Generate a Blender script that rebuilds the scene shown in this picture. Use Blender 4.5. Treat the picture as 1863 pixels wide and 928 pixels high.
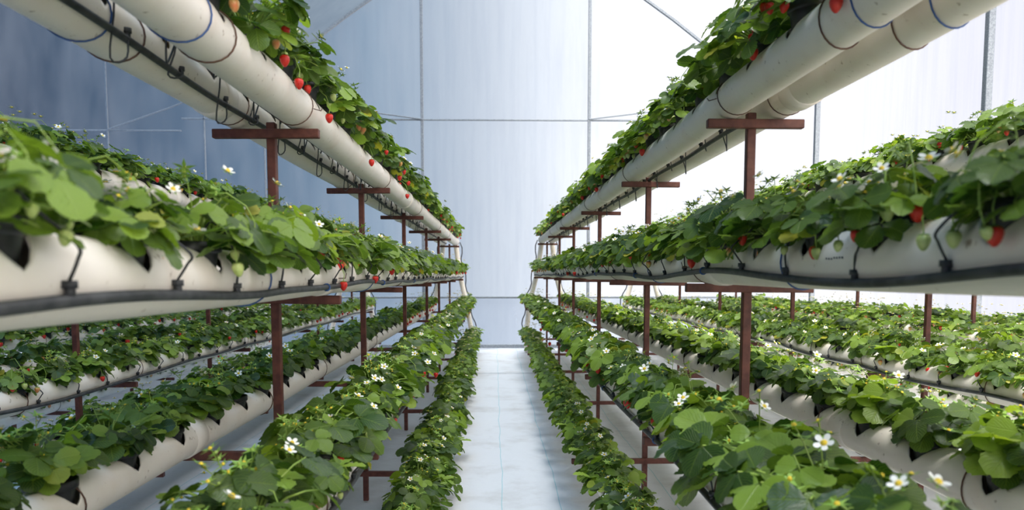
import bpy, math, random
import numpy as np
from mathutils import Vector, Matrix, Euler, noise

for o in list(bpy.data.objects):
    bpy.data.objects.remove(o)
SC = bpy.context.scene
COL = SC.collection
R = math.radians
PI = math.pi
# ------------------------------------------------------------------ camera
EYE = 1.58
F = 1427.0
PITCH = math.atan(121.0 / F)
YAW = math.atan(31.5 / F)
cam = bpy.data.cameras.new('camera')
cam.sensor_width = 36.0
cam.lens = F / 1863.0 * 36.0
cam.shift_y = 157.0 / 1863.0
cam.clip_start = 0.05
cam.clip_end = 400
cam.dof.use_dof = True
cam.dof.focus_distance = 4.6
cam.dof.aperture_fstop = 3.6
cam_o = bpy.data.objects.new('camera', cam)
COL.objects.link(cam_o)
cam_o.location = (0, 0, EYE)
cam_o.rotation_euler = (R(90) - PITCH, 0, -YAW)
SC.camera = cam_o
# ------------------------------------------------------------------ view
SC.view_settings.view_transform = 'Standard'
SC.view_settings.look = 'None'
SC.view_settings.gamma = 1.0
SC.view_settings.use_curve_mapping = False
SC.view_settings.exposure = 0.42
SC.cycles.use_denoising = True
SC.cycles.max_bounces = 7
SC.cycles.transparent_max_bounces = 10
SC.cycles.sample_clamp_indirect = 6.0
# ------------------------------------------------------------------ world: hazy daylight, bright to the right, dusky blue to the left
world = bpy.data.worlds.new('sky')
SC.world = world
world.use_nodes = True
wn, wl = world.node_tree.nodes, world.node_tree.links
wn.clear()
w_out = wn.new('ShaderNodeOutputWorld')
w_bg = wn.new('ShaderNodeBackground')
w_tc = wn.new('ShaderNodeTexCoord')
w_sep = wn.new('ShaderNodeSeparateXYZ')
w_ramp = wn.new('ShaderNodeValToRGB')
w_map = wn.new('ShaderNodeMapRange')
w_map.inputs['From Min'].default_value = -0.7
w_map.inputs['From Max'].default_value = 0.5
cr = w_ramp.color_ramp
cr.elements[0].position = 0.0
cr.elements[0].color = (0.002, 0.012, 0.035, 1)
cr.elements[1].position = 1.0
cr.elements[1].color = (0.66, 0.66, 0.74, 1)
for pos, c in ((0.16, (0.004, 0.022, 0.055)), (0.30, (0.03, 0.075, 0.14)), (0.40, (0.10, 0.165, 0.245)), (0.47, (0.20, 0.28, 0.37)),
               (0.55, (0.38, 0.44, 0.52)), (0.62, (0.60, 0.65, 0.72)), (0.70, (0.88, 0.90, 0.94)), (0.86, (0.86, 0.87, 0.93))):
    e = cr.elements.new(pos)
    e.color = (*c, 1)
# overhead the haze is evenly white
w_up = wn.new('ShaderNodeMapRange')
w_up.inputs['From Min'].default_value = 0.42
w_up.inputs['From Max'].default_value = 0.8
w_mix = wn.new('ShaderNodeMix')
w_mix.data_type = 'RGBA'
w_mix.inputs[7].default_value = (1.35, 1.36, 1.40, 1)
wl.new(w_tc.outputs['Generated'], w_sep.inputs[0])
wl.new(w_sep.outputs['X'], w_map.inputs['Value'])
wl.new(w_map.outputs[0], w_ramp.inputs[0])
wl.new(w_sep.outputs['Z'], w_up.inputs['Value'])
wl.new(w_up.outputs[0], w_mix.inputs[0])
wl.new(w_ramp.outputs[0], w_mix.inputs[6])
# the open, brighter side of the sky lies behind the viewer
w_back = wn.new('ShaderNodeMapRange')
w_back.inputs['From Min'].default_value = 0.0
w_back.inputs['From Max'].default_value = -0.7
w_m3 = wn.new('ShaderNodeMix')
w_m3.data_type = 'RGBA'
w_r2 = wn.new('ShaderNodeValToRGB')
w_r2.color_ramp.elements[0].position = 0.40
w_r2.color_ramp.elements[0].color = (0.06, 0.12, 0.22, 1)
w_r2.color_ramp.elements[1].position = 0.85
w_r2.color_ramp.elements[1].color = (1.0, 0.93, 0.83, 1)
w_sc = wn.new('ShaderNodeVectorMath'); w_sc.operation = 'SCALE'; w_sc.inputs['Scale'].default_value = 3.0
wl.new(w_map.outputs[0], w_r2.inputs[0])
wl.new(w_r2.outputs[0], w_sc.inputs[0])
wl.new(w_sc.outputs[0], w_m3.inputs[7])
wl.new(w_sep.outputs['Y'], w_back.inputs['Value'])
wl.new(w_back.outputs[0], w_m3.inputs[0])
wl.new(w_mix.outputs[2], w_m3.inputs[6])
wl.new(w_m3.outputs[2], w_bg.inputs['Color'])
w_bg.inputs['Strength'].default_value = 1.02
wl.new(w_bg.outputs[0], w_out.inputs[0])
# soft sun behind the haze, from the upper right
sun = bpy.data.lights.new('sun', 'SUN')
sun.energy = 6.5
sun.angle = R(30)
sun.color = (1.0, 0.97, 0.90)
sun_o = bpy.data.objects.new('sun', sun)
COL.objects.link(sun_o)
sun_o.location = (8, 4, 12)
sun_o.rotation_euler = Vector((-0.04, -0.30, 0.95)).to_track_quat('Z', 'Y').to_euler()

# ------------------------------------------------------------------ materials
def new_mat(name):
    m = bpy.data.materials.new(name)
    m.use_nodes = True
    nt = m.node_tree
    return m, nt.nodes, nt.links, nt.nodes['Principled BSDF']

def noise_mix(m, n, l, b, c1, c2, scale, rough=0.5, detail=4, coord='Object', bump=0.0, bscale=None, lo=0.35, hi=0.65):
    tc = n.new('ShaderNodeTexCoord')
    nz = n.new('ShaderNodeTexNoise')
    nz.inputs['Scale'].default_value = scale
    nz.inputs['Detail'].default_value = detail
    l.new(tc.outputs[coord], nz.inputs['Vector'])
    mr = n.new('ShaderNodeMapRange')
    mr.inputs['From Min'].default_value = lo
    mr.inputs['From Max'].default_value = hi
    l.new(nz.outputs['Fac'], mr.inputs['Value'])
    mx = n.new('ShaderNodeMix')
    mx.data_type = 'RGBA'
    mx.inputs[6].default_value = (*c1, 1)
    mx.inputs[7].default_value = (*c2, 1)
    l.new(mr.outputs[0], mx.inputs[0])
    l.new(mx.outputs[2], b.inputs['Base Color'])
    b.inputs['Roughness'].default_value = rough
    if bump:
        nb = n.new('ShaderNodeTexNoise')
        nb.inputs['Scale'].default_value = bscale or scale
        nb.inputs['Detail'].default_value = 5
        l.new(tc.outputs[coord], nb.inputs['Vector'])
        bp = n.new('ShaderNodeBump')
        bp.inputs['Strength'].default_value = bump
        bp.inputs['Distance'].default_value = 0.01
        l.new(nb.outputs['Fac'], bp.inputs['Height'])
        l.new(bp.outputs[0], b.inputs['Normal'])
    return mx

def simple(name, c1, c2, scale=20, rough=0.5, metal=0.0, bump=0.0, **k):
    m, n, l, b = new_mat(name)
    noise_mix(m, n, l, b, c1, c2, scale, rough, bump=bump, **k)
    b.inputs['Metallic'].default_value = metal
    return m

M = {}
M['steel_brown'] = simple('rust_brown_paint', (0.085, 0.022, 0.014), (0.15, 0.045, 0.028), 30, 0.55, bump=0.2)
M['galv'] = simple('galvanised_steel', (0.20, 0.22, 0.25), (0.33, 0.36, 0.40), 60, 0.5, 0.4)
M['hose'] = simple('black_hose', (0.018, 0.02, 0.024), (0.06, 0.062, 0.068), 25, 0.5)
M['pot'] = simple('black_plastic', (0.010, 0.011, 0.013), (0.02, 0.021, 0.024), 40, 0.42)
M['soil'] = simple('substrate', (0.03, 0.02, 0.013), (0.09, 0.06, 0.04), 90, 0.95, bump=0.6)
M['tie_blue'] = simple('blue_tie', (0.02, 0.07, 0.24), (0.03, 0.10, 0.30), 40, 0.4)
M['tie_wire'] = simple('brown_wire', (0.10, 0.05, 0.035), (0.16, 0.08, 0.05), 40, 0.5, 0.4)
M['ink'] = simple('dark_ink', (0.05, 0.05, 0.06), (0.08, 0.08, 0.09), 40, 0.6)
M['stem'] = simple('green_stem', (0.22, 0.36, 0.05), (0.36, 0.46, 0.10), 30, 0.5)
M['petal'] = simple('white_petal', (0.80, 0.80, 0.74), (0.88, 0.88, 0.84), 30, 0.6)
M['pollen'] = simple('yellow_centre', (0.75, 0.50, 0.03), (0.80, 0.62, 0.06), 200, 0.8)
M['calyx'] = simple('green_calyx', (0.16, 0.32, 0.04), (0.30, 0.46, 0.08), 60, 0.6)

def pvc():
    m, n, l, b = new_mat('white_pvc')
    mx = noise_mix(m, n, l, b, (0.92, 0.85, 0.77), (0.86, 0.75, 0.65), 5.5, 0.42, lo=0.5, hi=0.8, bump=0.04, bscale=60)
    # small brownish grime spots
    tc = n.new('ShaderNodeTexCoord')
    v = n.new('ShaderNodeTexNoise')
    v.inputs['Scale'].default_value = 38
    v.inputs['Detail'].default_value = 6
    l.new(tc.outputs['Object'], v.inputs['Vector'])
    mr = n.new('ShaderNodeMapRange')
    mr.inputs['From Min'].default_value = 0.66
    mr.inputs['From Max'].default_value = 0.76
    l.new(v.outputs['Fac'], mr.inputs['Value'])
    m2 = n.new('ShaderNodeMix')
    m2.data_type = 'RGBA'
    m2.inputs[7].default_value = (0.42, 0.33, 0.25, 1)
    l.new(mr.outputs[0], m2.inputs[0])
    l.new(mx.outputs[2], m2.inputs[6])
    l.new(m2.outputs[2], b.inputs['Base Color'])
    return m
M['pvc'] = pvc()

def leaf_mat(name, dark, light, yellow, trans, gloss=0.38):
    m, n, l, b = new_mat(name)
    at = n.new('ShaderNodeAttribute'); at.attribute_name = 'tint'
    uv = n.new('ShaderNodeAttribute'); uv.attribute_name = 'luv'
    sp = n.new('ShaderNodeSeparateXYZ'); l.new(uv.outputs['Vector'], sp.inputs[0])
    ab = n.new('ShaderNodeMath'); ab.operation = 'ABSOLUTE'; l.new(sp.outputs['X'], ab.inputs[0])
    # side veins: sin((v - 0.55|u|) * k)
    mu = n.new('ShaderNodeMath'); mu.operation = 'MULTIPLY_ADD'
    l.new(ab.outputs[0], mu.inputs[0]); mu.inputs[1].default_value = -0.5; l.new(sp.outputs['Y'], mu.inputs[2])
    k = n.new('ShaderNodeMath'); k.operation = 'MULTIPLY'; l.new(mu.outputs[0], k.inputs[0]); k.inputs[1].default_value = 46.0
    sn = n.new('ShaderNodeMath'); sn.operation = 'COSINE'; l.new(k.outputs[0], sn.inputs[0])
    vr = n.new('ShaderNodeMapRange'); l.new(sn.outputs[0], vr.inputs['Value'])
    vr.inputs['From Min'].default_value = 0.75; vr.inputs['From Max'].default_value = 1.0
    mid = n.new('ShaderNodeMapRange'); l.new(ab.outputs[0], mid.inputs['Value'])
    mid.inputs['From Min'].default_value = 0.07; mid.inputs['From Max'].default_value = 0.02
    mxv = n.new('ShaderNodeMath'); mxv.operation = 'MAXIMUM'
    l.new(vr.outputs[0], mxv.inputs[0]); l.new(mid.outputs[0], mxv.inputs[1])
    base = n.new('ShaderNodeMix'); base.data_type = 'RGBA'
    base.inputs[6].default_value = (*dark, 1); base.inputs[7].default_value = (*light, 1)
    l.new(at.outputs['Fac'], base.inputs[0])
    yr = n.new('ShaderNodeMapRange'); l.new(at.outputs['Fac'], yr.inputs['Value'])
    yr.inputs['From Min'].default_value = 0.93; yr.inputs['From Max'].default_value = 1.0
    ym = n.new('ShaderNodeMix'); ym.data_type = 'RGBA'
    l.new(yr.outputs[0], ym.inputs[0]); l.new(base.outputs[2], ym.inputs[6]); ym.inputs[7].default_value = (*yellow, 1)
    vm = n.new('ShaderNodeMix'); vm.data_type = 'RGBA'
    sc = n.new('ShaderNodeMath'); sc.operation = 'MULTIPLY'; l.new(mxv.outputs[0], sc.inputs[0]); sc.inputs[1].default_value = 0.32
    l.new(sc.outputs[0], vm.inputs[0]); l.new(ym.outputs[2], vm.inputs[6])
    vm.inputs[7].default_value = (light[0] * 1.25, light[1] * 1.15, light[2] * 1.4, 1)
    l.new(vm.outputs[2], b.inputs['Base Color'])
    b.inputs['Roughness'].default_value = gloss
    b.inputs['Specular IOR Level'].default_value = 0.6
    bp = n.new('ShaderNodeBump'); bp.inputs['Strength'].default_value = 0.5; bp.inputs['Distance'].default_value = 0.003
    bp.invert = True
    l.new(mxv.outputs[0], bp.inputs['Height']); l.new(bp.outputs[0], b.inputs['Normal'])
    tr = n.new('ShaderNodeBsdfTranslucent')
    tm = n.new('ShaderNodeMix'); tm.data_type = 'RGBA'; tm.blend_type = 'MULTIPLY'; tm.inputs[0].default_value = 1
    l.new(vm.outputs[2], tm.inputs[6]); tm.inputs[7].default_value = (1.5, 1.5, 0.6, 1)
    l.new(tm.outputs[2], tr.inputs['Color'])
    ms = n.new('ShaderNodeMixShader'); ms.inputs[0].default_value = trans
    out = n['Material Output']
    l.new(b.outputs[0], ms.inputs[1]); l.new(tr.outputs[0], ms.inputs[2]); l.new(ms.outputs[0], out.inputs['Surface'])
    return m
M['leaf'] = leaf_mat('strawberry_leaf', (0.014, 0.058, 0.011), (0.27, 0.41, 0.055), (0.42, 0.40, 0.05), 0.42)

def berry_mat(name, c1, c2):
    m, n, l, b = new_mat(name)
    noise_mix(m, n, l, b, c1, c2, 50, 0.3)
    tc = n.new('ShaderNodeTexCoord')
    v = n.new('ShaderNodeTexVoronoi'); v.inputs['Scale'].default_value = 260
    l.new(tc.outputs['Object'], v.inputs['Vector'])
    bp = n.new('ShaderNodeBump'); bp.inputs['Strength'].default_value = 0.5; bp.inputs['Distance'].default_value = 0.002
    l.new(v.outputs['Distance'], bp.inputs['Height']); l.new(bp.outputs[0], b.inputs['Normal'])
    b.inputs['Subsurface Weight'].default_value = 0.0
    return m
M['ripe'] = berry_mat('ripe_berry', (0.62, 0.015, 0.012), (0.74, 0.04, 0.018))
M['half'] = berry_mat('half_ripe_berry', (0.75, 0.22, 0.08), (0.62, 0.50, 0.16))
M['unripe'] = berry_mat('unripe_berry', (0.42, 0.52, 0.14), (0.56, 0.62, 0.24))

def film(name, clear, col, tcol, dens=0.5):
    m, n, l, b = new_mat(name)
    out = n['Material Output']
    tc = n.new('ShaderNodeTexCoord')
    mp = n.new('ShaderNodeMapping'); mp.inputs['Scale'].default_value = (1.6, 1.6, 0.5)
    l.new(tc.outputs['Object'], mp.inputs['Vector'])
    nz = n.new('ShaderNodeTexNoise'); nz.inputs['Scale'].default_value = 1.2; nz.inputs['Detail'].default_value = 6
    l.new(mp.outputs[0], nz.inputs['Vector'])
    mr = n.new('ShaderNodeMapRange'); mr.inputs['From Min'].default_value = 0.35; mr.inputs['From Max'].default_value = 0.7
    mr.inputs['To Min'].default_value = clear * 0.9; mr.inputs['To Max'].default_value = min(1, clear * 1.1)
    l.new(nz.outputs['Fac'], mr.inputs['Value'])
    tp = n.new('ShaderNodeBsdfTransparent'); tp.inputs[0].default_value = (*tcol, 1)
    mp2 = n.new('ShaderNodeMapping'); mp2.inputs['Scale'].default_value = (5, 5, .35)
    l.new(tc.outputs['Object'], mp2.inputs['Vector'])
    n2 = n.new('ShaderNodeTexNoise'); n2.inputs['Scale'].default_value = 1.5; n2.inputs['Detail'].default_value = 7
    l.new(mp2.outputs[0], n2.inputs['Vector'])
    r2 = n.new('ShaderNodeMapRange'); r2.inputs['From Min'].default_value = 0.42; r2.inputs['From Max'].default_value = 0.70
    l.new(n2.outputs['Fac'], r2.inputs['Value'])
    mc = n.new('ShaderNodeMix'); mc.data_type = 'RGBA'
    mc.inputs[6].default_value = (*tcol, 1); mc.inputs[7].default_value = (tcol[0] * .92, tcol[1] * .93, tcol[2] * .95, 1)
    l.new(r2.outputs[0], mc.inputs[0]); l.new(mc.outputs[2], tp.inputs[0])
    tl = n.new('ShaderNodeBsdfTranslucent'); tl.inputs['Color'].default_value = (*col, 1)
    df = n.new('ShaderNodeBsdfDiffuse'); df.inputs['Color'].default_value = (*col, 1)
    m1 = n.new('ShaderNodeMixShader'); m1.inputs[0].default_value = dens
    l.new(tl.outputs[0], m1.inputs[1]); l.new(df.outputs[0], m1.inputs[2])
    m2 = n.new('ShaderNodeMixShader')
    l.new(mr.outputs[0], m2.inputs[0]); l.new(m1.outputs[0], m2.inputs[1]); l.new(tp.outputs[0], m2.inputs[2])
    l.new(m2.outputs[0], out.inputs['Surface'])
    n.remove(b)
    return m
M['film'] = film('greenhouse_film', 0.80, (0.70, 0.73, 0.78), (0.97, 0.98, 1.0), 0.3)
M['film_roof'] = film('roof_film', 0.72, (0.85, 0.86, 0.88), (0.97, 0.98, 1.0), 0.35)
M['film_dimmer'] = film('light_dimming_film', 0.45, (0.04, 0.08, 0.13), (0.12, 0.22, 0.36), 0.6)  # made-up dark blue tint, only there to dim daylight on the left
M['film_half_dimmer'] = film('half_dimming_film', 0.5, (0.22, 0.26, 0.30), (0.42, 0.50, 0.60), 0.5)  # weaker added tint, cuts the light falling on the far left end
M['skirt'] = film('lower_skirt_film', 0.62, (0.55, 0.60, 0.68), (0.88, 0.92, 0.98), 0.4)

def floor_mat():
    m, n, l, b = new_mat('white_ground_cloth')
    tc = n.new('ShaderNodeTexCoord')
    sp = n.new('ShaderNodeSeparateXYZ'); l.new(tc.outputs['Object'], sp.inputs[0])
    # dirt / wear with its own shape
    nz = n.new('ShaderNodeTexNoise'); nz.inputs['Scale'].default_value = 1.7; nz.inputs['Detail'].default_value = 8
    nz.inputs['Roughness'].default_value = 0.65
    l.new(tc.outputs['Object'], nz.inputs['Vector'])
    mr = n.new('ShaderNodeMapRange'); mr.inputs['From Min'].default_value = 0.5; mr.inputs['From Max'].default_value = 0.8
    l.new(nz.outputs['Fac'], mr.inputs['Value'])
    mx = n.new('ShaderNodeMix'); mx.data_type = 'RGBA'
    mx.inputs[6].default_value = (0.62, 0.64, 0.68, 1); mx.inputs[7].default_value = (0.42, 0.41, 0.41, 1)
    l.new(mr.outputs[0], mx.inputs[0])
    # woven blue marker threads every 0.405 m
    wob = n.new('ShaderNodeTexNoise'); wob.inputs['Scale'].default_value = 0.9; wob.noise_dimensions = '1D'
    l.new(sp.outputs['Y'], wob.inputs['W'])
    wa = n.new('ShaderNodeMath'); wa.operation = 'MULTIPLY_ADD'; l.new(wob.outputs['Fac'], wa.inputs[0]); wa.inputs[1].default_value = 0.05
    l.new(sp.outputs['X'], wa.inputs[2])
    ad = n.new('ShaderNodeMath'); ad.operation = 'ADD'; l.new(wa.outputs[0], ad.inputs[0]); ad.inputs[1].default_value = 4.05 * 10 - 0.075 + 0.2025
    md = n.new('ShaderNodeMath'); md.operation = 'MODULO'; l.new(ad.outputs[0], md.inputs[0]); md.inputs[1].default_value = 0.405
    sb = n.new('ShaderNodeMath'); sb.operation = 'SUBTRACT'; l.new(md.outputs[0], sb.inputs[0]); sb.inputs[1].default_value = 0.2025
    ab = n.new('ShaderNodeMath'); ab.operation = 'ABSOLUTE'; l.new(sb.outputs[0], ab.inputs[0])
    lt = n.new('ShaderNodeMath'); lt.operation = 'LESS_THAN'; l.new(ab.outputs[0], lt.inputs[0]); lt.inputs[1].default_value = 0.0028
    m2 = n.new('ShaderNodeMix'); m2.data_type = 'RGBA'; m2.inputs[7].default_value = (0.28, 0.50, 0.56, 1)
    l.new(lt.outputs[0], m2.inputs[0]); l.new(mx.outputs[2], m2.inputs[6])
    l.new(m2.outputs[2], b.inputs['Base Color'])
    b.inputs['Roughness'].default_value = 0.6
    bz = n.new('ShaderNodeTexNoise'); bz.inputs['Scale'].default_value = 5; bz.inputs['Detail'].default_value = 4
    l.new(tc.outputs['Object'], bz.inputs['Vector'])
    bp = n.new('ShaderNodeBump'); bp.inputs['Strength'].default_value = 0.5; bp.inputs['Distance'].default_value = 0.03
    l.new(bz.outputs['Fac'], bp.inputs['Height']); l.new(bp.outputs[0], b.inputs['Normal'])
    return m
M['cloth'] = floor_mat()

# ------------------------------------------------------------------ mesh buffer
class Buf:
    def __init__(s):
        s.v = []; s.f = []; s.m = []; s.t = []; s.u = []; s.mats = []; s.smooth = []
    def mi(s, mat):
        if mat not in s.mats: s.mats.append(mat)
        return s.mats.index(mat)
    def add(s, vs, fs, mat, tint=0.5, uv=None, smooth=True):
        k = len(s.v); mi = s.mi(mat)
        s.v.extend(vs); s.t.extend([tint] * len(vs))
        s.u.extend(uv if uv else [(0, 0, 0)] * len(vs))
        for f in fs:
            s.f.append([i + k for i in f]); s.m.append(mi); s.smooth.append(smooth)
    def mesh(s, name):
        me = bpy.data.meshes.new(name)
        me.from_pydata([tuple(v) for v in s.v], [], s.f)
        for mt in s.mats: me.materials.append(M[mt])
        me.polygons.foreach_set('material_index', s.m)
        me.polygons.foreach_set('use_smooth', s.smooth)
        if any(x in s.mats for x in ('leaf',)):
            a = me.attributes.new('tint', 'FLOAT', 'POINT'); a.data.foreach_set('value', s.t)
            u = me.attributes.new('luv', 'FLOAT_VECTOR', 'POINT'); u.data.foreach_set('vector', [c for q in s.u for c in q])
        me.update()
        return me
    def obj(s, name, parent=None, loc=None):
        o = bpy.data.objects.new(name, s.mesh(name)); COL.objects.link(o)
        if parent: o.parent = parent
        if loc: o.location = loc
        return o
    # shapes
    def box(s, c, d, mat, rot=None, bev=0.0):
        x, y, z = (q / 2 for q in d)
        b = min(bev, x * .5, y * .5, z * .5)
        if b <= 0:
            vs = [Vector((i * x, j * y, k * z)) for i in (-1, 1) for j in (-1, 1) for k in (-1, 1)]
            fs = [(0, 1, 3, 2), (4, 6, 7, 5), (0, 4, 5, 1), (2, 3, 7, 6), (0, 2, 6, 4), (1, 5, 7, 3)]
        else:
            vs, fs = [], []
            idx = {}
            for i in (-1, 1):
                for j in (-1, 1):
                    for k in (-1, 1):
                        for a in range(3):
                            p = [i * (x - b), j * (y - b), k * (z - b)]
                            p[a] = (i * x, j * y, k * z)[a]
                            idx[i, j, k, a] = len(vs); vs.append(Vector(p))
            def q(l): fs.append(tuple(idx[e] for e in l))
            for s1 in (-1, 1):
                o4 = [(-1, -1), (1, -1), (1, 1), (-1, 1)]
                q([(s1, a, c, 0) for a, c in o4]); q([(a, s1, c, 1) for a, c in o4]); q([(a, c, s1, 2) for a, c in o4])
                for s2 in (-1, 1):
                    q([(s1, s2, -1, 0), (s1, s2, 1, 0), (s1, s2, 1, 1), (s1, s2, -1, 1)])
                    q([(s1, -1, s2, 0), (s1, 1, s2, 0), (s1, 1, s2, 2), (s1, -1, s2, 2)])
                    q([(-1, s1, s2, 1), (1, s1, s2, 1), (1, s1, s2, 2), (-1, s1, s2, 2)])
                    for s3 in (-1, 1):
                        q([(s1, s2, s3, 0), (s1, s2, s3, 1), (s1, s2, s3, 2)])
        if rot is not None: vs = [rot @ v for v in vs]
        s.add([v + Vector(c) for v in vs], fs, mat, smooth=False)
    def tube(s, pts, r, mat, n=8, tint=0.5, caps=True, radii=None):
        pts = [Vector(p) for p in pts]
        vs, fs = [], []
        up = Vector((0.13, 0.21, 0.97)).normalized()
        prev = None
        for i, p in enumerate(pts):
            d = (pts[min(i + 1, len(pts) - 1)] - pts[max(i - 1, 0)]).normalized()
            if prev is None:
                a = d.cross(up)
                if a.length < 1e-3: a = d.cross(Vector((1, 0, 0)))
                a.normalize()
            else:
                a = (prev - d * prev.dot(d))
                a.normalize()
            prev = a
            b = d.cross(a)
            rr = radii[i] if radii else r
            for k in range(n):
                t = 2 * PI * k / n
                vs.append(p + (a * math.cos(t) + b * math.sin(t)) * rr)
        for i in range(len(pts) - 1):
            for k in range(n):
                fs.append((i * n + k, i * n + (k + 1) % n, (i + 1) * n + (k + 1) % n, (i + 1) * n + k))
        if caps:
            fs.append(tuple(range(n))[::-1]); fs.append(tuple((len(pts) - 1) * n + k for k in range(n)))
        s.add(vs, fs, mat, tint)
    def lathe(s, prof, mat, n=16, c=(0, 0, 0), axis=None):
        vs, fs = [], []
        for r, z in prof:
            for k in range(n):
                t = 2 * PI * k / n
                vs.append(Vector((r * math.cos(t), r * math.sin(t), z)))
        if axis is not None: vs = [axis @ v for v in vs]
        vs = [v + Vector(c) for v in vs]
        for i in range(len(prof) - 1):
            for k in range(n):
                fs.append((i * n + k, i * n + (k + 1) % n, (i + 1) * n + (k + 1) % n, (i + 1) * n + k))
        s.add(vs, fs, mat)

def tag(o, label=None, cat=None, group=None, kind=None):
    if label: o['label'] = label
    if cat: o['category'] = cat
    if group: o['group'] = group
    if kind: o['kind'] = kind
    return o
def empty(name, loc, rz=0):
    o = bpy.data.objects.new(name, None); COL.objects.link(o)
    o.location = loc; o.rotation_euler = (0, 0, rz); o.empty_display_size = 0.05
    return o
def px(x, y, Y):
    """point on the depth plane y=Y seen at photo pixel (x, y)"""
    d = Vector(((x - 931.5) / F, (621.0 - y) / F, -1.0))
    d = cam_o.rotation_euler.to_matrix() @ d
    return Vector((0, 0, EYE)) + d * (Y / d.y)

# ------------------------------------------------------------------ the setting
ENDY = 16.9
XR, XL = 6.0, -11.5
Y0 = -3.0
fb = Buf()
nx, ny = 60, 70
vs = []
for j in range(ny + 1):
    for i in range(nx + 1):
        x = XL + (XR - XL) * i / nx; y = Y0 + (ENDY + .1 - Y0) * j / ny
        z = 0.012 * noise.noise(Vector((x * 1.1, y * .8, 0)))
        if y > ENDY - 1.2: z += 0.05 * max(0, noise.noise(Vector((x * 2.2, y * 3, 4)))) * (y - ENDY + 1.2)
        vs.append((x, y, z - .012))
fb.add(vs, [(j * (nx + 1) + i, j * (nx + 1) + i + 1, (j + 1) * (nx + 1) + i + 1, (j + 1) * (nx + 1) + i) for j in range(ny) for i in range(nx)], 'cloth')
tag(fb.obj('floor'), 'white woven ground cloth with blue threads', kind='structure')
# crosswise seam of the cloth
sb = Buf()
pts = [(-1.6 + 3.4 * i / 40, 12.55 + 0.05 * noise.noise(Vector((i * .3, 0, 0))), 0.004) for i in range(41)]
sb.tube(pts, 0.007, 'cloth', 5)
tag(sb.obj('trim_1'), 'raised crosswise seam in the ground cloth', kind='structure')

CX = 0.32      # middle of the bay
prof = [(XR, 0.0), (XR, 5.05)]
arch = [(6.0, 5.05), (5.35, 5.75), (4.55, 6.35), (3.75, 6.95), (2.95, 7.5), (1.8, 8.1), (0.32, 8.45),
        (-1.2, 8.1), (-2.3, 7.5), (-3.1, 6.95), (-3.9, 6.35), (-4.6, 5.7), (-5.2, 5.0)]
arch2 = [(-5.2, 5.0), (-6.0, 5.9), (-7.2, 6.9), (-8.6, 7.6), (-10.0, 8.0), (-11.5, 8.1)]
def sheet(name, prof, y0, y1, mat, label):
    b = Buf(); vs = []; fs = []; n = 12
    for j in range(n + 1):
        for x, z in prof: vs.append((x, y0 + (y1 - y0) * j / n, z))
    k = len(prof)
    for j in range(n):
        for i in range(k - 1): fs.append((j * k + i, j * k + i + 1, (j + 1) * k + i + 1, (j + 1) * k + i))
    b.add(vs, fs, mat)
    return tag(b.obj(name), label, kind='structure')
sheet('wall_right', [(XR, 0.9), (XR, 2), (XR, 3), (XR, 4), (XR, 5.05)], Y0, ENDY, 'film', 'translucent white film side wall')
sheet('trim_2', [(XR - .01, 0), (XR - .01, 0.95)], Y0, ENDY, 'skirt', 'lower film skirt of the right wall')
sheet('wall_left', [(XL, 0.0), (XL, 3), (XL, 8.1)], Y0, ENDY, 'film', 'bluish film wall at the far left')
i_mid = 7
sheet('ceiling', arch[:7], Y0, ENDY, 'film_roof', 'arched translucent film roof')
sheet('ceiling_left', arch[6:] + arch2[1:], Y0, 11.5, 'film_dimmer', 'left bay film roof, dark blue tint added to dim the light')  # unseen slope, darkened so that the left racks get less light
sheet('ceiling_rear', arch[6:] + arch2[1:], 11.5, ENDY, 'film_half_dimmer', 'film roof of the left bay near the end wall, weaker dimming tint')
def gable(name, y, zlow, mat, label, zmax=None):
    b = Buf()
    top = [(x, z) for x, z in arch + arch2[1:]]
    if zmax: top = [(XR, zmax), (XL, zmax)]
    vs = []; fs = []
    for x, z in top: vs += [(x, y, zlow), (x, y, z)]
    for i in range(len(top) - 1): fs.append((2 * i, 2 * i + 2, 2 * i + 3, 2 * i + 1))
    b.add(vs, fs, mat, smooth=False)
    return tag(b.obj(name), label, kind='structure')
ZR = px(900, 541, ENDY).z
gable('wall_back', ENDY, ZR - .02, 'film', 'translucent white film end wall')
gable('trim_3', ENDY - .015, 0.0, 'skirt', 'grey white film skirt under the low rail of the end wall', zmax=ZR + .02)
sheet2 = Buf()
for mat_, xs in (('film_roof', [(XR, 5.05)] + arch[1:7]), ('film_dimmer', arch[6:] + arch2[1:])):  # unseen left part takes the dark film to cut light from behind
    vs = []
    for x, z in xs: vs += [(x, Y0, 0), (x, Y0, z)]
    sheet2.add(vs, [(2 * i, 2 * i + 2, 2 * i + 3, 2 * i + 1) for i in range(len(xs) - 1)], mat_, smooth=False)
tag(sheet2.obj('wall_front'), 'film wall behind the viewer', kind='structure')
# galvanised frame of the end wall
tn = [4]
def bar(p, q, w, label, d=None, mat='galv'):
    p, q = Vector(p), Vector(q); b = Buf()
    L = (q - p).length
    rot = (q - p).to_track_quat('Z', 'Y').to_matrix()
    b.box((p + q) / 2, (w, d or w, L), mat, rot, 0.006)
    o = b.obj('trim_%d' % tn[0]); tn[0] += 1
    return tag(o, label, kind='structure')
YE = ENDY - .06
def arch_z(x):
    a = (arch + arch2[1:])
    for (x1, z1), (x2, z2) in zip(a, a[1:]):
        if x2 <= x <= x1: return z1 + (z2 - z1) * (x - x1) / (x2 - x1)
for X_, lab in ((768, 'left'), (1072, 'right'), (480, 'far left'), (371, 'far left'), (195, 'far left')):
    p = px(X_, 218, YE)
    bar((p.x, YE, 0), (p.x, YE, arch_z(p.x) - .03), 0.06 if X_ > 700 else .035, 'galvanised post of the film end wall')
zg = px(900, 218.5, YE).z
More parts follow.
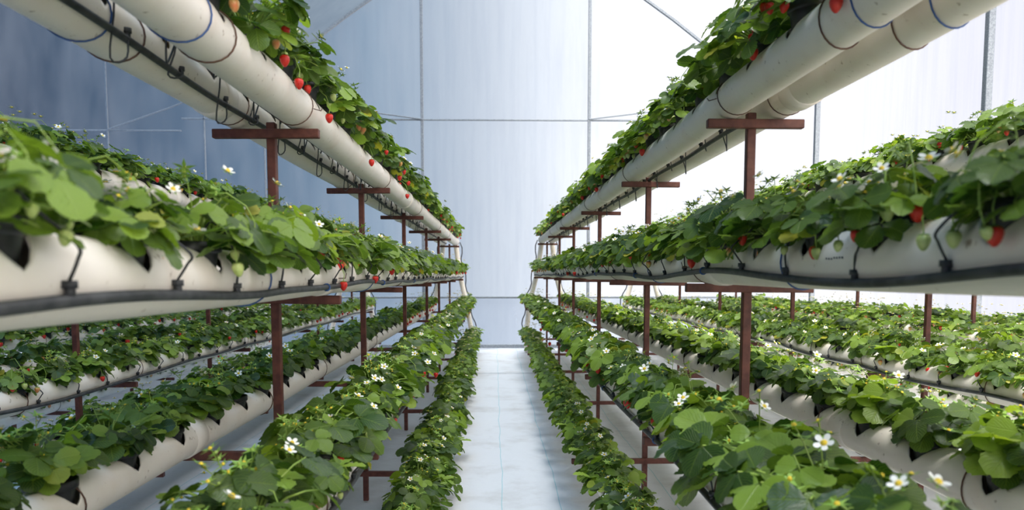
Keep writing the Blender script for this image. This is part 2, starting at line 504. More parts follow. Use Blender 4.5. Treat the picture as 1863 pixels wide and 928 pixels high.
xa, xb = px(700, 218, YE).x, px(1160, 218, YE).x
bar((px(330, 218, YE).x, YE, zg), (XR, YE, zg), .035, 'galvanised girt across the end wall')
zg2 = px(100, 237, YE).z
bar((XL, YE, zg2), (px(330, 237, YE).x, YE, zg2), .03, 'girt across the left part of the end wall')
for a, b_ in (((1072, 217), (1330, 186)), ((769, 217), (520, 183)), ((195, 236), (312, 195)), ((312, 195), (420, 150))):
    bar(px(*a, YE - .04), px(*b_, YE - .04), .03, 'slanting galvanised brace on the end wall')
bar((XL, YE, ZR), (XR, YE, ZR), .045, 'low rail along the end wall')
for (x1, z1), (x2, z2) in zip(arch, arch[1:]):
    bar((x1, YE, z1 - .05), (x2, YE, z2 - .05), .06, 'galvanised hoop carrying the roof film')
zz = px(1000, 637, ENDY).z
bar((XL, ENDY - .05, .05), (XR, ENDY - .05, .05), .05, 'base rail at the foot of the end wall', d=.08)
# right wall posts
for Yp in (4.6, 9.55, 14.6):
    bar((XR - .06, Yp, 0), (XR - .06, Yp, 5.05), .085, 'galvanised post of the right side wall')
bar((XR - .06, Y0, 5.02), (XR - .06, ENDY, 5.02), .06, 'eave rail of the right side wall')

# ------------------------------------------------------------------ racks
ORD = ['first', 'second', 'third', 'fourth', 'fifth', 'sixth', 'seventh', 'eighth', 'ninth', 'tenth', 'eleventh', 'twelfth']
PORD = ['nearest', 'second', 'third', 'fourth', 'fifth', 'farthest']
ST = [3.27, 5.42, 7.92, 10.5, 12.8, 15.85]
RP = 0.074
SP = 0.382
TIERN = ['top', 'second', 'third', 'lowest']
# tier: (bar centre height rel. eye, front offset, back offset, front bar reach, back bar reach)
RT = [(0.612, .092, .108, .19, .205), (-.055, .185, .185, .265, .265), (-.70, .355, .355, .43, .43), (-1.30, .40, .42, .52, .52)]
LT = [(0.565, .115, .135, .20, .225), (-.10, .20, .20, .275, .275), (-.75, .345, .345, .42, .42), (-1.38, .455, .48, .58, .58)]
# name, centre x, direction of the aisle side (-1 = towards -x), tiers
RACKS = [
    ('first rack right of aisle', 1.055, -1, RT),
    ('first rack left of aisle', -0.905, 1, LT),
    ('second rack right of aisle', 3.03, -1, RT),
    ('second rack left of aisle', -2.87, 1, LT),
    ('third rack right of aisle', 4.90, -1, RT),
    ('third rack left of aisle', -4.85, 1, LT),
]
BH = 0.036
rows = []   # dict per pipe
rs = random.Random(5)
for ri, (rname, rx, sd, tiers) in enumerate(RACKS):
    for si, y in enumerate(ST):
        t = empty('rack_post', (rx, y, 0))
        tag(t, 'rust-brown steel post with four crossbars, %s post of the %s' % (PORD[si], rname), 'rack post', 'posts of the %s' % rname)
        b = Buf(); top = EYE + tiers[0][0] + .05
        w = .036
        b.box((0, 0, top / 2), (w, w, top), 'steel_brown', bev=.003)
        b.obj('post', t)
        for ti, (bz, fo, bo, fr, br) in enumerate(tiers):
            c = Buf()
            x0, x1 = sd * fr, -sd * br
            tilt = rs.uniform(-.012, .012)
            c.box(((x0 + x1) / 2, -.034, EYE + bz), (abs(x1 - x0), .034, BH), 'steel_brown', Matrix.Rotation(tilt, 3, 'Y'), .003)
            c.obj('crossbar', t)
    for ti, (bz, fo, bo, fr, br) in enumerate(tiers):
        for side, off in (('aisle-side', sd * fo), ('far-side', -sd * bo)):
            rows.append(dict(ri=ri, rname=rname, ti=ti, side=side, x=rx + off, z=EYE + bz + BH / 2 + RP + .004, sd=sd if side == 'aisle-side' else -sd,
                             front=side == 'aisle-side', y0=-.75, y1=15.95, ph=rs.uniform(.1, .3)))
# pots along each pipe
plants = []
for r in rows:
    y = r['y0'] + r['ph']
    if r['ri'] == 0 and r['ti'] == 0 and r['front']: y = r['y0'] + 0.13
    r['pots'] = []
    while y < r['y1'] - .12:
        r['pots'].append(y); y += SP
    def row_z(rr, y):   # slight sag between posts
        s = ST + [18.2]; a = ST[0] - 2.5
        prev = ST[0] - 2.45
        for q in s:
            if y <= q: break
            prev = q
        t = (y - prev) / (q - prev)
        return -0.006 * math.sin(PI * min(max(t, 0), 1)) 
    r['sag'] = row_z

PIPE_NAMES = {'aisle-side': 'aisle-side', 'far-side': 'far-side'}
def build_pipe(r):
    root = empty('growing_pipe', (r['x'], r['y0'], r['z']))
    near = r['ri'] < 2
    tag(root, 'long white plastic growing pipe, %s %s pipe of %s' % (r['side'], TIERN[r['ti']], r['rname']), 'growing pipe', 'white growing pipes')
    b = Buf(); vs = []; fs = []
    NT = 28 if near else 16
    RH = 0.0732
    ys = []
    last = r['y0']
    hs = [math.cos(PI * (1 - k / 10.0)) * RH for k in range(11)] if near else [-RH, -RH * .7, 0, RH * .7, RH]
    for p in r['pots']:
        if p - RH > last + .02: ys.append((last, 0))
        for h in hs: ys.append((p + h, math.sqrt(max(0, RH * RH - h * h))))
        last = p + RH + .03
        ys.append((last, 0)) if near else None
    ys.append((r['y1'], 0))
    ys = sorted(set(ys))
    for y, hw in ys:
        th = math.asin(min(.999, hw / RP))
        zz = r['sag'](r, y)
        for k in range(NT + 1):
            a = th + (2 * PI - 2 * th) * k / NT
            vs.append((math.sin(a) * RP, y - r['y0'], math.cos(a) * RP + zz))
    n1 = NT + 1
    for j in range(len(ys) - 1):
        for k in range(NT): fs.append((j * n1 + k, j * n1 + k + 1, (j + 1) * n1 + k + 1, (j + 1) * n1 + k))
    b.add(vs, fs, 'pvc')
    o = b.obj('pipe', root)
    md = o.modifiers.new('thickness', 'SOLIDIFY'); md.thickness = .004; md.offset = -1
    c = Buf(); c.lathe([(0, 0), (.06, 0), (RP + .004, 0), (RP + .006, .004), (RP + .006, .05), (RP + .001, .052)], 'pvc', 24, (0, r['y1'] - r['y0'] + .006, 0), Matrix.Rotation(R(90), 3, 'X'))
    c.obj('end_cap', root)
    # couplings: the swollen joint where two pipe lengths meet
    jl = (2.55, 6.65, 11.3) if r['ti'] < 2 or near else ()
    if r['ri'] < 2 and r['ti'] == 0: jl = (6.65, 11.3) if r['front'] else (2.9, 8.6)
    for yc in jl:
        if r['ti']: yc += (r['x'] * 7.3) % .5
        pots = r['pots']
        k = min(range(len(pots)), key=lambda i: abs(pots[i] - yc)); yc = pots[k] + SP / 2
        c = Buf(); c.lathe([(RP, -.055), (RP + .006, -.05), (RP + .006, .05), (RP, .055)], 'pvc', 28, (0, yc - r['y0'], r['sag'](r, yc)), Matrix.Rotation(R(90), 3, 'X'))
        c.obj('coupling', root)
    # ties at the posts
    if near or r['front']:
        for si, y in enumerate(ST):
            yy = y + (.06 if si % 2 else -.10)
            c = Buf()
            lo = [Vector((math.sin(a) * (RP + .003), yy - r['y0'] + .02 * math.cos(a), math.cos(a) * (RP + .003) + r['sag'](r, yy))) for a in [2 * PI * k / 24 for k in range(25)]]
            c.tube(lo, .002, 'tie_wire', 5)
            if si == 0:
                e = Vector((r['sd'] * (RP + .005), yy - r['y0'], -.01)); c.tube([e, e + Vector((r['sd'] * .02, .04, -.0)), e + Vector((r['sd'] * .015, .09, .02))], .002, 'tie_wire', 5)
            c.obj('tie', root)
        for yy in ([2.03, 2.22] if r['ti'] == 0 else [2.2, 4.1]):
            c = Buf()
            lo = [Vector((math.sin(a) * (RP + .003), yy - r['y0'] + .03 * math.sin(a), math.cos(a) * (RP + .003) + r['sag'](r, yy))) for a in [2 * PI * k / 24 for k in range(25)]]
            c.tube(lo, .0024, 'tie_wire' if yy == 2.22 or r['ti'] > 1 else 'tie_blue', 5); c.obj('tie', root)
    return root
for r in rows: r['root'] = build_pipe(r)

# smudged print on the near right pipe
def smudge(r, y, ang, L, label):
    c = Buf()
    for k in range(7):
        a = ang + rs.uniform(-.02, .02); yy = y - r['y0'] + L * k / 7
        rr = RP + .0015
        vs = []
        for da, dy in ((-.03, 0), (.03, .004), (.02, L / 9), (-.03, L / 10)):
            vs.append((r['sd'] * math.cos(a + da) * rr, yy + dy, math.sin(a + da) * rr + r['sag'](r, y)))
        c.add(vs, [(0, 1, 2, 3)], 'ink')
    c.obj('printed_mark', r['root'])
smudge(rows[2], 1.78, .05, .10, ''); smudge(rows[2], 2.55, -.35, .04, '')

# ------------------------------------------------------------------ irrigation hoses
def hose(r, y0=-.7, y1=15.8, nd=14):
    near = r['ri'] < 2
    root = empty('irrigation_hose', (r['x'], y0, r['z']))
    ti = r['ti']
    tag(root, 'black irrigation hose with drippers along the %s %s pipe of %s' % (r['side'], TIERN[ti], r['rname']), 'hose', 'black irrigation hoses')
    sd = r['sd']
    rad = .0105
    def P(y):
        w = noise.noise(Vector((y * .9, r['x'] * 3, ti * 5.0))) * 1.4
        if ti == 0:   # hangs between the two top pipes
            inn = -sd
            if r['ri'] == 1 and not r['front']:
                a = -.55 + .12 * w; rr = RP + rad + .004
                return Vector((inn * math.cos(a) * rr, y - y0, math.sin(a) * rr))
            if r['ri'] == 0: return Vector((inn * (RP + .016), y - y0, -.070 + .012 * w))
            return Vector((inn * (RP + .013), y - y0, -.02 + .012 * w))
        a = -.42 + .30 * w
        a = max(-.68, min(.2, a))
        rr = RP + rad + .003
        return Vector((sd * math.cos(a) * rr, y - y0, math.sin(a) * rr + r['sag'](r, y)))
    n = int((y1 - y0) / .07)
    b = Buf(); b.tube([P(y0 + (y1 - y0) * i / n) for i in range(n + 1)], rad, 'hose', 8 if near else 6)
    b.obj('tube', root)
    tot = 0
    for i, yp in enumerate(r['pots']):
        if yp < .2 or yp < y0 + .1: continue
        if tot >= nd: break
        tot += 1
        yd = yp + .10 + .03 * math.sin(i * 3.1)
        p = P(yd)
        d = Buf()
        out = Vector((sd if ti else 0, 0, -1 if ti == 0 else 0))
        d.tube([p + Vector((0, 0, -.004)), p + Vector((0, 0, .016)), p + Vector((0, 0, .02))], .008, 'hose', 8)
        d.tube([p + Vector((0, 0, .018)), p + Vector((0, 0, .03))], .0115, 'hose', 10)
        d.obj('dripper', root)
        # thin tube up into the pot
        potp = Vector((sd * .035 if ti else -sd * .02, yp - y0, .105))
        q = p + Vector((0, 0, .03))
        if ti == 0:
            dn = -.085 if i % 2 else -.04
            mid = [q, q + Vector((-sd * .015, -.04, dn)), q + Vector((-sd * .0, -.10, dn * 1.2)), Vector((-sd * (RP + .012), yp - y0 + .02, .02)), Vector((-sd * (RP - .005), yp - y0, .075)), potp]
        else:
            bow = .03 + .02 * math.sin(i * 1.7)
            mid = [q, q + Vector((sd * bow * .6, -.02, .03)), q + Vector((sd * bow, -.05, .05)), Vector((sd * (RP + .01), yp - y0 + .02, .09)), Vector((sd * .055, yp - y0, .125)), potp]
        # smooth
        cr = []
        for k in range(len(mid) - 1):
            p0 = mid[max(k - 1, 0)]; p1 = mid[k]; p2 = mid[k + 1]; p3 = mid[min(k + 2, len(mid) - 1)]
            for u in (0, .25, .5, .75):
                cr.append(.5 * ((2 * p1) + (p2 - p0) * u + (2 * p0 - 5 * p1 + 4 * p2 - p3) * u * u + (3 * p1 - p0 - 3 * p2 + p3) * u ** 3))
        cr.append(mid[-1])
        d = Buf(); d.tube(cr, .0028, 'hose', 6); d.obj('drip_tube', root)
    # blue clips
    if near and ti:
        for yc in (2.95, 4.4, 6.1):
            p = P(yc); c = Buf()
            c.tube([p + Vector((math.cos(a) * (rad + .002), 0, math.sin(a) * (rad + .002))) for a in [2 * PI * k / 10 for k in range(11)]], .0035, 'tie_blue', 5)
            c.obj('clip', root)
for r in rows:
    if r['ti'] == 3: continue
    if r['ri'] == 0 and r['front']: hose(r, y0=3.3 if r['ti'] == 0 else -.7, nd=26)
    elif r['ri'] == 1 and (r['front'] or r['ti'] == 0): hose(r, nd=26)
    elif r['ri'] in (2, 3) and r['front']: hose(r, nd=22 if r['ti'] == 2 else 6)

# ------------------------------------------------------------------ drain pipes joining the tiers at the far end
for ri, (rname, rx, sd, tiers) in enumerate(RACKS[:4]):
    for side in (True, False):
        rr = [r for r in rows if r['ri'] == ri and r['front'] == side]
        pts = [Vector((q['x'], 16.02 + .0 * k, q['z'])) for k, q in enumerate(rr)]
        b = Buf()
        path = []
        for k in range(len(pts) - 1):
            for u in range(6): path.append(pts[k].lerp(pts[k + 1], u / 6))
        path.append(pts[-1]); path.append(Vector((pts[-1].x, 16.02, .0)))
        b.tube(path, .05, 'pvc', 14)
        o = b.obj('drain_pipe')
        nm = 'aisle side' if side else 'far side'
        tag(o, 'slanting white drain pipe at far end, %s, %s' % (nm, rname), 'drain pipe', 'white drain pipes at the far end')
        b = Buf()
        sdd = sd if side else -sd
        b.tube([p + Vector((sdd * (.085 + .03 * math.sin(i * 1.3)), .07, 0)) for i, p in enumerate(path[:-1])], .011, 'hose', 6)
        o = b.obj('feed_hose')
        tag(o, 'thin black feed hose beside drain pipe, %s, %s' % (nm, rname), 'hose', 'black feed hoses at the far end')

# ------------------------------------------------------------------ strawberry plants
def frame(d, nrm):
    y = d.normalized(); z = (nrm - y * nrm.dot(y)).normalized(); x = y.cross(z)
    return Matrix((x, y, z)).transposed()
def leaflet(buf, base, d, nrm, size, nr, nc, tint, rnd, cup):
    fr = frame(d, nrm)
    L = size * rnd.uniform(1.0, 1.15); W = size * rnd.uniform(.50, .56)
    droop = rnd.uniform(.05, .45); wav = rnd.uniform(0, 6)
    vs, uv, fs = [], [], []
    for i in range(nr + 1):
        t = i / nr
        w = W * (math.sin(PI * min(1, (t * .93 + .02)) ** 1.12) ** .62 if i < nr else .16)
        if i == 0: w = W * .10
        if nr > 4 and i % 2 == 0 and 0 < i < nr: w *= .90
        for j in range(nc + 1):
            u = (j / nc) * 2 - 1
            x = u * w
            y = L * t + (L * .05 * abs(u) if nr > 4 else 0)
            z = cup * abs(u) * w * .55 - droop * L * t * t * .5 - .35 * w * u * u * cup + .022 * size * math.sin(t * 24 + wav) * abs(u)
            vs.append(base + fr @ Vector((x, y, z))); uv.append((u, t, 0))
    k = nc + 1
    for i in range(nr):
        for j in range(nc): fs.append((i * k + j, i * k + j + 1, (i + 1) * k + j + 1, (i + 1) * k + j))
    buf.add(vs, fs, 'leaf', tint, uv)
def trifoliate(buf, crown, az, el, ln, size, rnd, hi, tint):
    dirh = Vector((math.cos(az), math.sin(az), 0))
    tip = crown + dirh * ln * math.cos(el) + Vector((0, 0, ln * math.sin(el)))
    mid = crown.lerp(tip, .5) + Vector((0, 0, ln * .14))
    if hi:
        path = [crown, crown.lerp(mid, .55) + Vector((0, 0, ln * .03)), mid, mid.lerp(tip, .55) + Vector((0, 0, ln * .03)), tip]
        buf.tube(path, .0024, 'stem', 5, caps=False, radii=[.003, .0027, .0024, .002, .0018])
    else:
        buf.tube([crown, mid, tip], .0028, 'stem', 3, caps=False)
    nrm = (Vector((0, 0, 1)) * rnd.uniform(.5, 1.1) + dirh * rnd.uniform(.05, .9) + Vector((rnd.uniform(-.4, .4), rnd.uniform(-.4, .4), 0))).normalized()
    d = (dirh + Vector((0, 0, rnd.uniform(-.55, .2)))).normalized()
    d = (d - nrm * d.dot(nrm)).normalized()
    s = nrm.cross(d)
    nr, nc = (9, 4) if hi else (4, 2)
    cup = rnd.uniform(.25, .9)
    for a, sz in ((0, 1.0), (R(82), .92), (R(-82), .92)):
        a += rnd.uniform(-.15, .15)
        dd = d * math.cos(a) + s * math.sin(a)
        n2 = (nrm + Vector((rnd.uniform(-.2, .2), rnd.uniform(-.2, .2), rnd.uniform(-.1, .1)))).normalized()
        leaflet(buf, tip + dd * size * .06, dd, n2, size * sz, nr, nc, min(1, max(0, tint + rnd.uniform(-.06, .06))), rnd, cup)
PH = .135       # pot height; the plant's crown sits at its rim
def pot_geo(b, n=20):
    b.lathe([(0, 0), (.047, 0), (.063, .108), (.063, .110), (.0695, .111), (.071, .114), (.071, PH), (.066, PH), (.063, .118), (.0625, .118)], 'pot', n)
    b.lathe([(.0635, .120), (.045, .124), (.02, .130), (0, .132)], 'soil', n)
def foliage_geo(b, rnd, hi, nleaf):
    """the crown leans towards local +x, the light of the aisle"""
    crown = Vector((0, 0, PH - .008))
    for i in range(nleaf):
        f = (i + .5) / nleaf
        az = i * 2.39996 + rnd.uniform(-.4, .4)
        inward = math.cos(az) < -.25
        cr = crown + Vector((math.cos(az), math.sin(az), 0)) * .025
        if f < .24:      # low skirt leaning over the pot
            el = rnd.uniform(-.25, .2); ln = rnd.uniform(.06, .115); sz = rnd.uniform(.040, .062)
        elif f < .72:
            el = rnd.uniform(.15, .8); ln = rnd.uniform(.075, .155); sz = rnd.uniform(.042, .072)
        else:
            el = rnd.uniform(.8, 1.45); ln = rnd.uniform(.06, .135); sz = rnd.uniform(.032, .060)
        if inward: el = max(el, .55) + .15; ln *= .75
        tint = rnd.choice((.05, .12, .22, .35, .55, .88)) + rnd.uniform(-.05, .05)
        if rnd.random() < .012: tint = .99
        trifoliate(b, cr, az, el, ln, sz, rnd, hi, tint)
    for i in range(9 if hi else 5):   # flower stalks and green stars left after bloom
        az = rnd.uniform(-2.2, 2.2); el = rnd.uniform(.2, 1.4); ln = rnd.uniform(.08, .175)
        tip = crown + Vector((math.cos(az) * math.cos(el), math.sin(az) * math.cos(el), math.sin(el))) * ln
        fork = crown.lerp(tip, .72) + Vector((0, 0, .018))
        b.tube([crown, crown.lerp(fork, .5) + Vector((0, 0, .02)), fork, tip], .0013, 'stem', 3, caps=False)
        star(b, tip, rnd, rnd.uniform(.010, .016))
        for _ in range(2 if hi else 0):
            t2 = fork + Vector((rnd.uniform(-.03, .03), rnd.uniform(-.03, .03), rnd.uniform(.0, .025)))
            b.tube([fork, t2], .0011, 'stem', 3, caps=False); star(b, t2, rnd, rnd.uniform(.007, .013))
def star(b, p, rnd, s):
    nrm = Vector((rnd.uniform(-.6, .6), rnd.uniform(-.6, .6), 1)).normalized()
    fr = frame(nrm.orthogonal(), nrm)
    for k in range(5):
        a = 2 * PI * k / 5
        q = lambda r_, t, z: p + fr @ Vector((math.cos(t) * r_, math.sin(t) * r_, z))
        b.add([q(0, 0, 0), q(s * .7, a - .5, .002), q(s * 1.9, a, .004), q(s * .7, a + .5, .002)], [(0, 1, 2, 3)], 'calyx', .9)
    b.lathe([(.0, .006), (s * .26, .005), (s * .36, .001)], 'pollen' if rnd.random() < .55 else 'stem', 6, p, fr)
def flower_geo(b, rnd, s=.019, c=Vector((0, 0, 0)), n=6):
    for k in range(5):
        a0 = 2 * PI * k / 5
        vs = [c + Vector((0, 0, .001))]
        m = 6
        for i in range(m + 1):
            t = i / m
            a = a0 - .58 + 1.16 * t
            rr = s * (.45 + .55 * math.sin(PI * t) ** .6)
            vs.append(c + Vector((math.cos(a) * rr, math.sin(a) * rr, .003 + .004 * math.sin(PI * t) + .001 * (k % 2))))
        b.add(vs, [(0, i, i + 1) for i in range(1, m + 1)], 'petal')
    b.lathe([(0, .0085), (s * .2, .0075), (s * .34, .004), (s * .36, .001)], 'pollen', 8, c)
    for k in range(5):
        a = 2 * PI * (k + .5) / 5
        b.add([c + Vector((0, 0, -.001)), c + Vector((math.cos(a - .4) * s * .5, math.sin(a - .4) * s * .5, -.001)), c + Vector((math.cos(a) * s * 1.05, math.sin(a) * s * 1.05, 0)), c + Vector((math.cos(a + .4) * s * .5, math.sin(a + .4) * s * .5, -.001))], [(0, 1, 2, 3)], 'calyx')
def berry_geo(b, mat, s=1.0, c=Vector((0, 0, 0)), n=12, stem=True, fruit=True, leaves=True):
    pr = [(0, -.040), (.005, -.0385), (.0105, -.032), (.0150, -.023), (.0172, -.014), (.0160, -.006), (.0105, -.001), (0, 0)]
    if fruit: b.lathe([(r_ * s, z * s) for r_, z in pr], mat, n, c)
    for k in range(7 if leaves else 0):
        a = 2 * PI * k / 7
        P_ = lambda r_, t, z: c + Vector((math.cos(t) * r_ * s, math.sin(t) * r_ * s, z * s))
        b.add([P_(0, 0, .0015), P_(.009, a - .4, .002), P_(.019, a, -.003), P_(.009, a + .4, .002)], [(0, 1, 2, 3)], 'calyx')
    if stem: b.tube([c, c + Vector((0, 0, .02 * s)), c + Vector((.004, .002, .05 * s))], .0014, 'stem', 4, caps=False)
NV = 12
FOL = []
for v in range(NV):
    rnd = random.Random(100 + v); b = Buf(); foliage_geo(b, rnd, True, 46); FOL.append(b.mesh('foliage'))
b = Buf(); pot_geo(b, 24); POTM = b.mesh('pot')
BER = []
BARE = []
for mat, s in (('ripe', 1.0), ('ripe', .8), ('half', .85), ('unripe', .75), ('unripe', .6)):
    b = Buf(); berry_geo(b, mat, s); BER.append(b.mesh('strawberry'))
b = Buf(); flower_geo(b, random.Random(3)); FLO = b.mesh('flower')
# peduncle meshes for hanging berries (curved over the pot rim)
def ped_mesh(L):
    b = Buf()
    # berry hangs at origin; stalk arches back towards the crown at (-.13, 0, +.11)
    pts = [Vector((0, 0, 0)), Vector((.004, 0, .03)), Vector((-.012, 0, .075)), Vector((-.06, 0, .115)), Vector((-.11, 0, .105))]
    b.tube(pts, .0015, 'stem', 4, caps=False)
    return b

def inst(name, me, parent, loc, rot=(0, 0, 0), sc=1.0):
    o = bpy.data.objects.new(name, me); COL.objects.link(o)
    o.parent = parent; o.location = loc; o.rotation_euler = rot; o.scale = (sc,) * 3
    return o
# stalked berry meshes
BERS = []
for mat, s in (('ripe', 1.0), ('ripe', .82), ('half', .85), ('unripe', .75), ('unripe', .6)):
    b = ped_mesh(0); berry_geo(b, mat, s, stem=False); BERS.append(b.mesh('strawberry'))

KS = (('ripe', 1.0), ('ripe', .82), ('half', .85), ('unripe', .75), ('unripe', .6))
FRUIT, TOPS = [], []
for mat, s in KS:
    b = Buf(); berry_geo(b, mat, s, stem=False, leaves=False, n=16); FRUIT.append(b.mesh('strawberry'))
    b = ped_mesh(0); berry_geo(b, mat, s, stem=False, fruit=False); TOPS.append(b.mesh('stalk'))
def put_berry(k, near, t, loc, rot, sc):
    if near:
        o = inst('strawberry', FRUIT[k], t, loc, rot, sc)
        inst('stalk', TOPS[k], o, (0, 0, 0))
    else: inst('strawberry', BERS[k], t, loc, rot, sc)
# list every plant with its importance in view
WT = {0: {(0, 1): 1, (0, 0): .15, (1, 1): 1, (1, 0): .1, (2, 1): 1, (2, 0): .9, (3, 1): .95, (3, 0): .15}}
def weight(r):
    k = (r['ti'], int(r['front']))
    if r['ri'] < 2: return WT[0][k]
    if r['ri'] < 4: return {(2, 1): .95, (0, 1): .8, (3, 1): .45, (2, 0): .5}.get(k, .12)
    return {(2, 1): .4, (0, 1): .2}.get(k, .05)
pl = []
for r in rows:
    rnd = random.Random(hash((r['ri'], r['ti'], r['front'])) & 0xffff)
    for i, y in enumerate(r['pots']):
        x = r['x']; dist = math.sqrt(x * x + max(y, .1) ** 2)
        s = 1.0 + rnd.uniform(-.17, .19)
        if r['ti'] > 1 and r['front'] and r['ri'] < 2: s *= 1.10
        if r['ti'] == 1 and r['front'] and r['ri'] == 0 and y < 2.1: s *= .90
        if r['ti'] == 1 and r['front'] and r['ri'] == 1 and y < 1.7: s *= .84
        if r['ti'] == 2 and r['front'] and r['ri'] == 0 and y < 3.2: s *= 1.1
        if r['ti'] == 2 and not r['front'] and r['ri'] < 2: s *= 1.1
        seed = rnd.random()
        z = r['z'] - .050 + r['sag'](r, y) + (.032 if r['ti'] == 0 else 0)
        # in frame?
        inside = False
        if y > .35:
            c = cam_o.rotation_euler.to_matrix().transposed() @ Vector((x, y, z + .2 - EYE))
            u = 931.5 + F * c.x / -c.z; v = 621 - F * c.y / -c.z; rad = .24 * F / -c.z
            inside = -rad < u < 1863 + rad and -rad < v < 928 + rad
            if r['ri'] > 3 and v < 500 - 0: pass
        imp = weight(r) / dist if inside else 0
        pl.append((imp, r, i, y, z, s, (0 if r['sd'] > 0 else PI) + rnd.uniform(-.6, .6), int(seed * 1e6), inside))
pl.sort(key=lambda q: -q[0])
indiv = [q for q in pl if q[0] > 0][:300]
rest = pl[300:]
# which pots beyond which post
def where(r, i, y):
    k = max([j for j, s in enumerate(ST) if s < y], default=None)
    if k is None:
        n = sum(1 for q in r['pots'] if y < q < ST[0])
        return '%s pot before the nearest post' % ORD[n]
    n = sum(1 for q in r['pots'] if ST[k] < q < y)
    return '%s pot beyond the %s post' % (ORD[n], PORD[k])
nobj = 0
byrow = {}
for rank, (imp, r, i, y, z, s, rz, seed, ins) in enumerate(indiv):
    rnd = random.Random(seed)
    t = empty('potted_strawberry', (r['x'], y, z), 0)
    tag(t, 'strawberry plant, %s, %s %s pipe, %s' % (where(r, i, y), r['side'], TIERN[r['ti']], r['rname']), 'strawberry plant', 'potted strawberries on the growing pipes')
    inst('pot', POTM, t, (0, 0, 0), (0, 0, rz))
    inst('foliage', FOL[rnd.randrange(NV)], t, (r['sd'] * (.03 if r['ti'] == 2 and not r['front'] else -.02 if r['ti'] == 2 else .012), 0, PH * (1 - s)), (rnd.uniform(-.06, .06), rnd.uniform(-.06, .06), rz), s)
    byrow.setdefault(id(r), []).append((t, y, r))
    big = rank < 130
    sd = r['sd']
    nb = rnd.choice((1, 2, 3, 4)) if big else rnd.choice((0, 1, 1, 2))
    if r['ti'] == 0 and r['front']: nb += 1
    base = 0 if sd > 0 else PI
    for k in range(nb):
        az = base + rnd.uniform(-1.2, 1.2)
        rad = rnd.uniform(.095, .15)
        q = rnd.random()
        kk = 0 if q < .16 else 1 if q < .32 else 2 if q < .48 else 3 if q < .78 else 4
        put_berry(kk, rank < 90, t, (math.cos(az) * rad, math.sin(az) * rad, PH + rnd.uniform(-.055, .03)), (rnd.uniform(-.2, .2), rnd.uniform(-.2, .2), az), rnd.uniform(.8, 1.1))
    nf = rnd.choice((1, 2, 2, 3, 4)) if big else rnd.choice((1, 1, 2))
    for k in range(nf):
        az = base + rnd.uniform(-1.9, 1.9); rad = rnd.uniform(.08, .19); h = PH + .165 * s - rad * .55 + rnd.uniform(-.02, .05)
        inst('flower', FLO, t, (math.cos(az) * rad, math.sin(az) * rad, h), (rnd.uniform(-.5, .5), (.3 if True else 0) + rnd.uniform(.0, .6), az), rnd.uniform(.8, 1.15))
# the rest, beyond the 300 that show largest
LOW = []
for v in range(6):
    rnd = random.Random(500 + v); b = Buf(); pot_geo(b, 8); foliage_geo(b, rnd, False, 28)
    for k in range(4):
        az = rnd.uniform(0, 2 * PI); rad = rnd.uniform(.1, .14)
        berry_geo(b, ('ripe', 'ripe', 'unripe', 'half')[k], .95, Vector((math.cos(az) * rad, math.sin(az) * rad, PH + rnd.uniform(-.05, .03))), 6, stem=False)
    for k in range(4):
        az = rnd.uniform(0, 2 * PI); rad = rnd.uniform(.05, .17)
        flower_geo(b, rnd, .018, Vector((math.cos(az) * rad, math.sin(az) * rad, PH + .22 - rad * .6 + rnd.uniform(0, .04))))
    me = b.mesh('low'); me.calc_loop_triangles()
    nv = len(me.vertices); co = np.empty(nv * 3, np.float32); me.vertices.foreach_get('co', co)
    nt = len(me.loop_triangles); tri = np.empty(nt * 3, np.int32); me.loop_triangles.foreach_get('vertices', tri)
    mi = np.empty(nt, np.int32); me.loop_triangles.foreach_get('material_index', mi)
    names = [m.name for m in me.materials]
    LOW.append((co.reshape(-1, 3), tri.reshape(-1, 3), mi, names, np.array(b.t, np.float32), np.array(b.u, np.float32)))
    bpy.data.meshes.remove(me)
allm = []
for L_ in LOW:
    for nme in L_[3]:
        if nme not in allm: allm.append(nme)
VS, TS, MS, TT, UU = [], [], [], [], []
off = 0
for (imp, r, i, y, z, s, rz, seed, ins) in rest:
    if r['ri'] > 1 and not ins: continue
    co, tri, mi, names, tt, uu = LOW[seed % 6]
    c, sn = math.cos(rz), math.sin(rz)
    p = co.copy(); 
    x_ = (p[:, 0] * c - p[:, 1] * sn) * s + r['x']; y_ = (p[:, 0] * sn + p[:, 1] * c) * s + y
    VS.append(np.stack([x_, y_, p[:, 2] * s + z], 1)); TS.append(tri + off); off += len(co)
    lut = np.array([allm.index(q) for q in names]); MS.append(lut[mi]); TT.append(tt); UU.append(uu)
VS = np.concatenate(VS).astype(np.float32); TS = np.concatenate(TS).astype(np.int32); MS = np.concatenate(MS).astype(np.int32)
me = bpy.data.meshes.new('distant_plants')
me.vertices.add(len(VS)); me.vertices.foreach_set('co', VS.ravel())
me.loops.add(len(TS) * 3); me.loops.foreach_set('vertex_index', TS.ravel())
me.polygons.add(len(TS)); me.polygons.foreach_set('loop_start', np.arange(0, len(TS) * 3, 3, dtype=np.int32))
me.polygons.foreach_set('material_index', MS); me.polygons.foreach_set('use_smooth', np.ones(len(TS), bool))
for nme in allm: me.materials.append(bpy.data.materials[nme])
me.update(calc_edges=True)
a = me.attributes.new('tint', 'FLOAT', 'POINT'); a.data.foreach_set('value', np.concatenate(TT))
u = me.attributes.new('luv', 'FLOAT_VECTOR', 'POINT'); u.data.foreach_set('vector', np.concatenate(UU).ravel())
o = bpy.data.objects.new('distant_strawberries', me); COL.objects.link(o)
tag(o, 'remaining far and half-hidden strawberry plants in pots along all the racks', 'strawberry plants', kind='stuff')
print('individual', len(indiv), 'rest tris', len(TS), 'objects', len(bpy.data.objects))

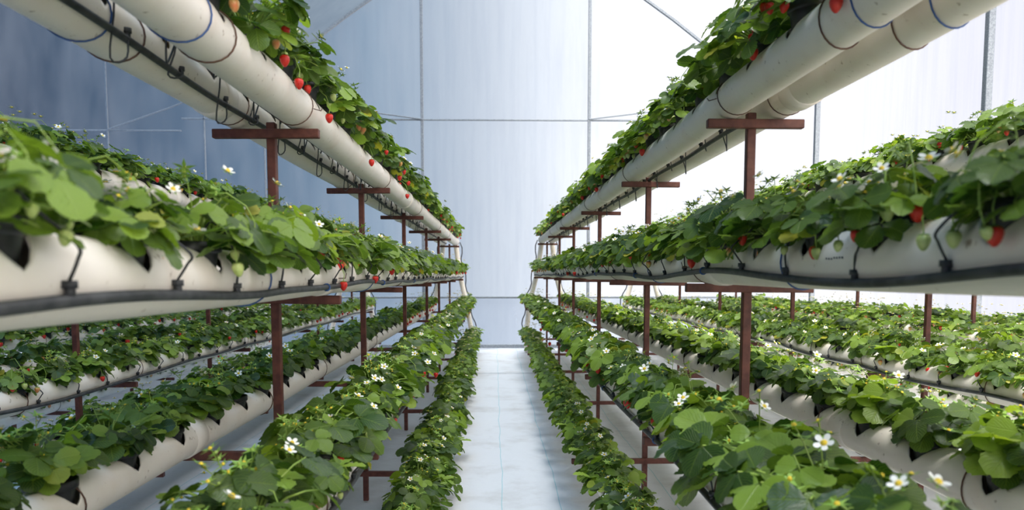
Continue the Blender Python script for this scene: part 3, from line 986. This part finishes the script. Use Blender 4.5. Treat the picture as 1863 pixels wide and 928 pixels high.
# ------------------------------------------------------------------ berries the photo shows at marked places
def berry_at(xp, yp, ri, ti, front=True, kind=0, s=1.0, out=.02, bare=False):
    r = [q for q in rows if q['ri'] == ri and q['ti'] == ti and q['front'] == front][0]
    X = r['x'] + r['sd'] * (RP + out)
    d = px(xp, yp, 1.0) - Vector((0, 0, EYE))
    Yd = X / d.x
    p = Vector((0, 0, EYE)) + d * Yd
    cand = byrow.get(id(r), [])
    if not cand: return
    t = min(cand, key=lambda q: abs(q[1] - p.y))[0]
    loc = p - t.location + Vector((0, 0, .018 * s))
    put_berry(kind, True, t, loc, (0, 0, 0 if r['sd'] > 0 else PI), s)
for a in ((1521, 8, 0, 0), (1370, 98, 0, 0), (1168, 277, 0, 0), (1085, 345, 0, 0), (1060, 360, 0, 0)):
    berry_at(*a, s=1.0)
for a in ((676, 296), (518, 110), (544, 152), (599, 215), (727, 324), (743, 333), (741, 357)):
    berry_at(a[0], a[1], 1, 0, s=.95, out=.035)
for a, k in (((1125, 470), 0), ((1180, 482), 2), ((1033, 498), 0), ((1045, 498), 0), ((1258, 478), 0), ((1735, 440), 3), ((1640 + 40, 445), 3)):
    berry_at(a[0], a[1], 0, 1, kind=k, s=1.0)
for a in ((625, 520), (683, 508), (685, 472)):
    berry_at(a[0], a[1], 1, 1, s=.95)
for a in ((984, 600), (1000, 626), (1030, 636), (1257, 877)):
    berry_at(a[0], a[1], 0, 2, s=1.0, out=.04)
for a in ((770, 680), (793, 682), (816, 635)):
    berry_at(a[0], a[1], 1, 2, s=1.0, out=.05)

# hanging berries and a runner under the back top pipe of the left rack
for a in ((567, 335), (602, 352), (700, 402)):
    berry_at(a[0], a[1], 1, 0, front=False, s=.9, out=-.01)
for xp, yp, sc in ((340, 232, 1.0), (450, 277, .6)):
    X = -1.115; d = px(xp, yp, 1.0) - Vector((0, 0, EYE)); p = Vector((0, 0, EYE)) + d * (X / d.x)
    r = [q for q in rows if q['ri'] == 1 and q['ti'] == 0 and not q['front']][0]
    cand = byrow.get(id(r), [])
    rnd = random.Random(int(xp))
    b = Buf()
    for a_ in (-.2, 1.9, 4.0):
        leaflet(b, Vector((0, 0, 0)), Vector((math.cos(a_) * .8, .2, math.sin(a_))), Vector((.1, -1, .15)), .052 * sc, 9, 4, .8, rnd, .3)
    b.tube([Vector((0, 0, 0)), Vector((-.02, .02, .04)), Vector((-.03, .05, .12)), Vector((.02, .08, .20))], .0016, 'stem', 5, caps=False)
    if cand:
        t = min(cand, key=lambda q: abs(q[1] - p.y))[0]
        b.obj('runner', t, p - t.location)
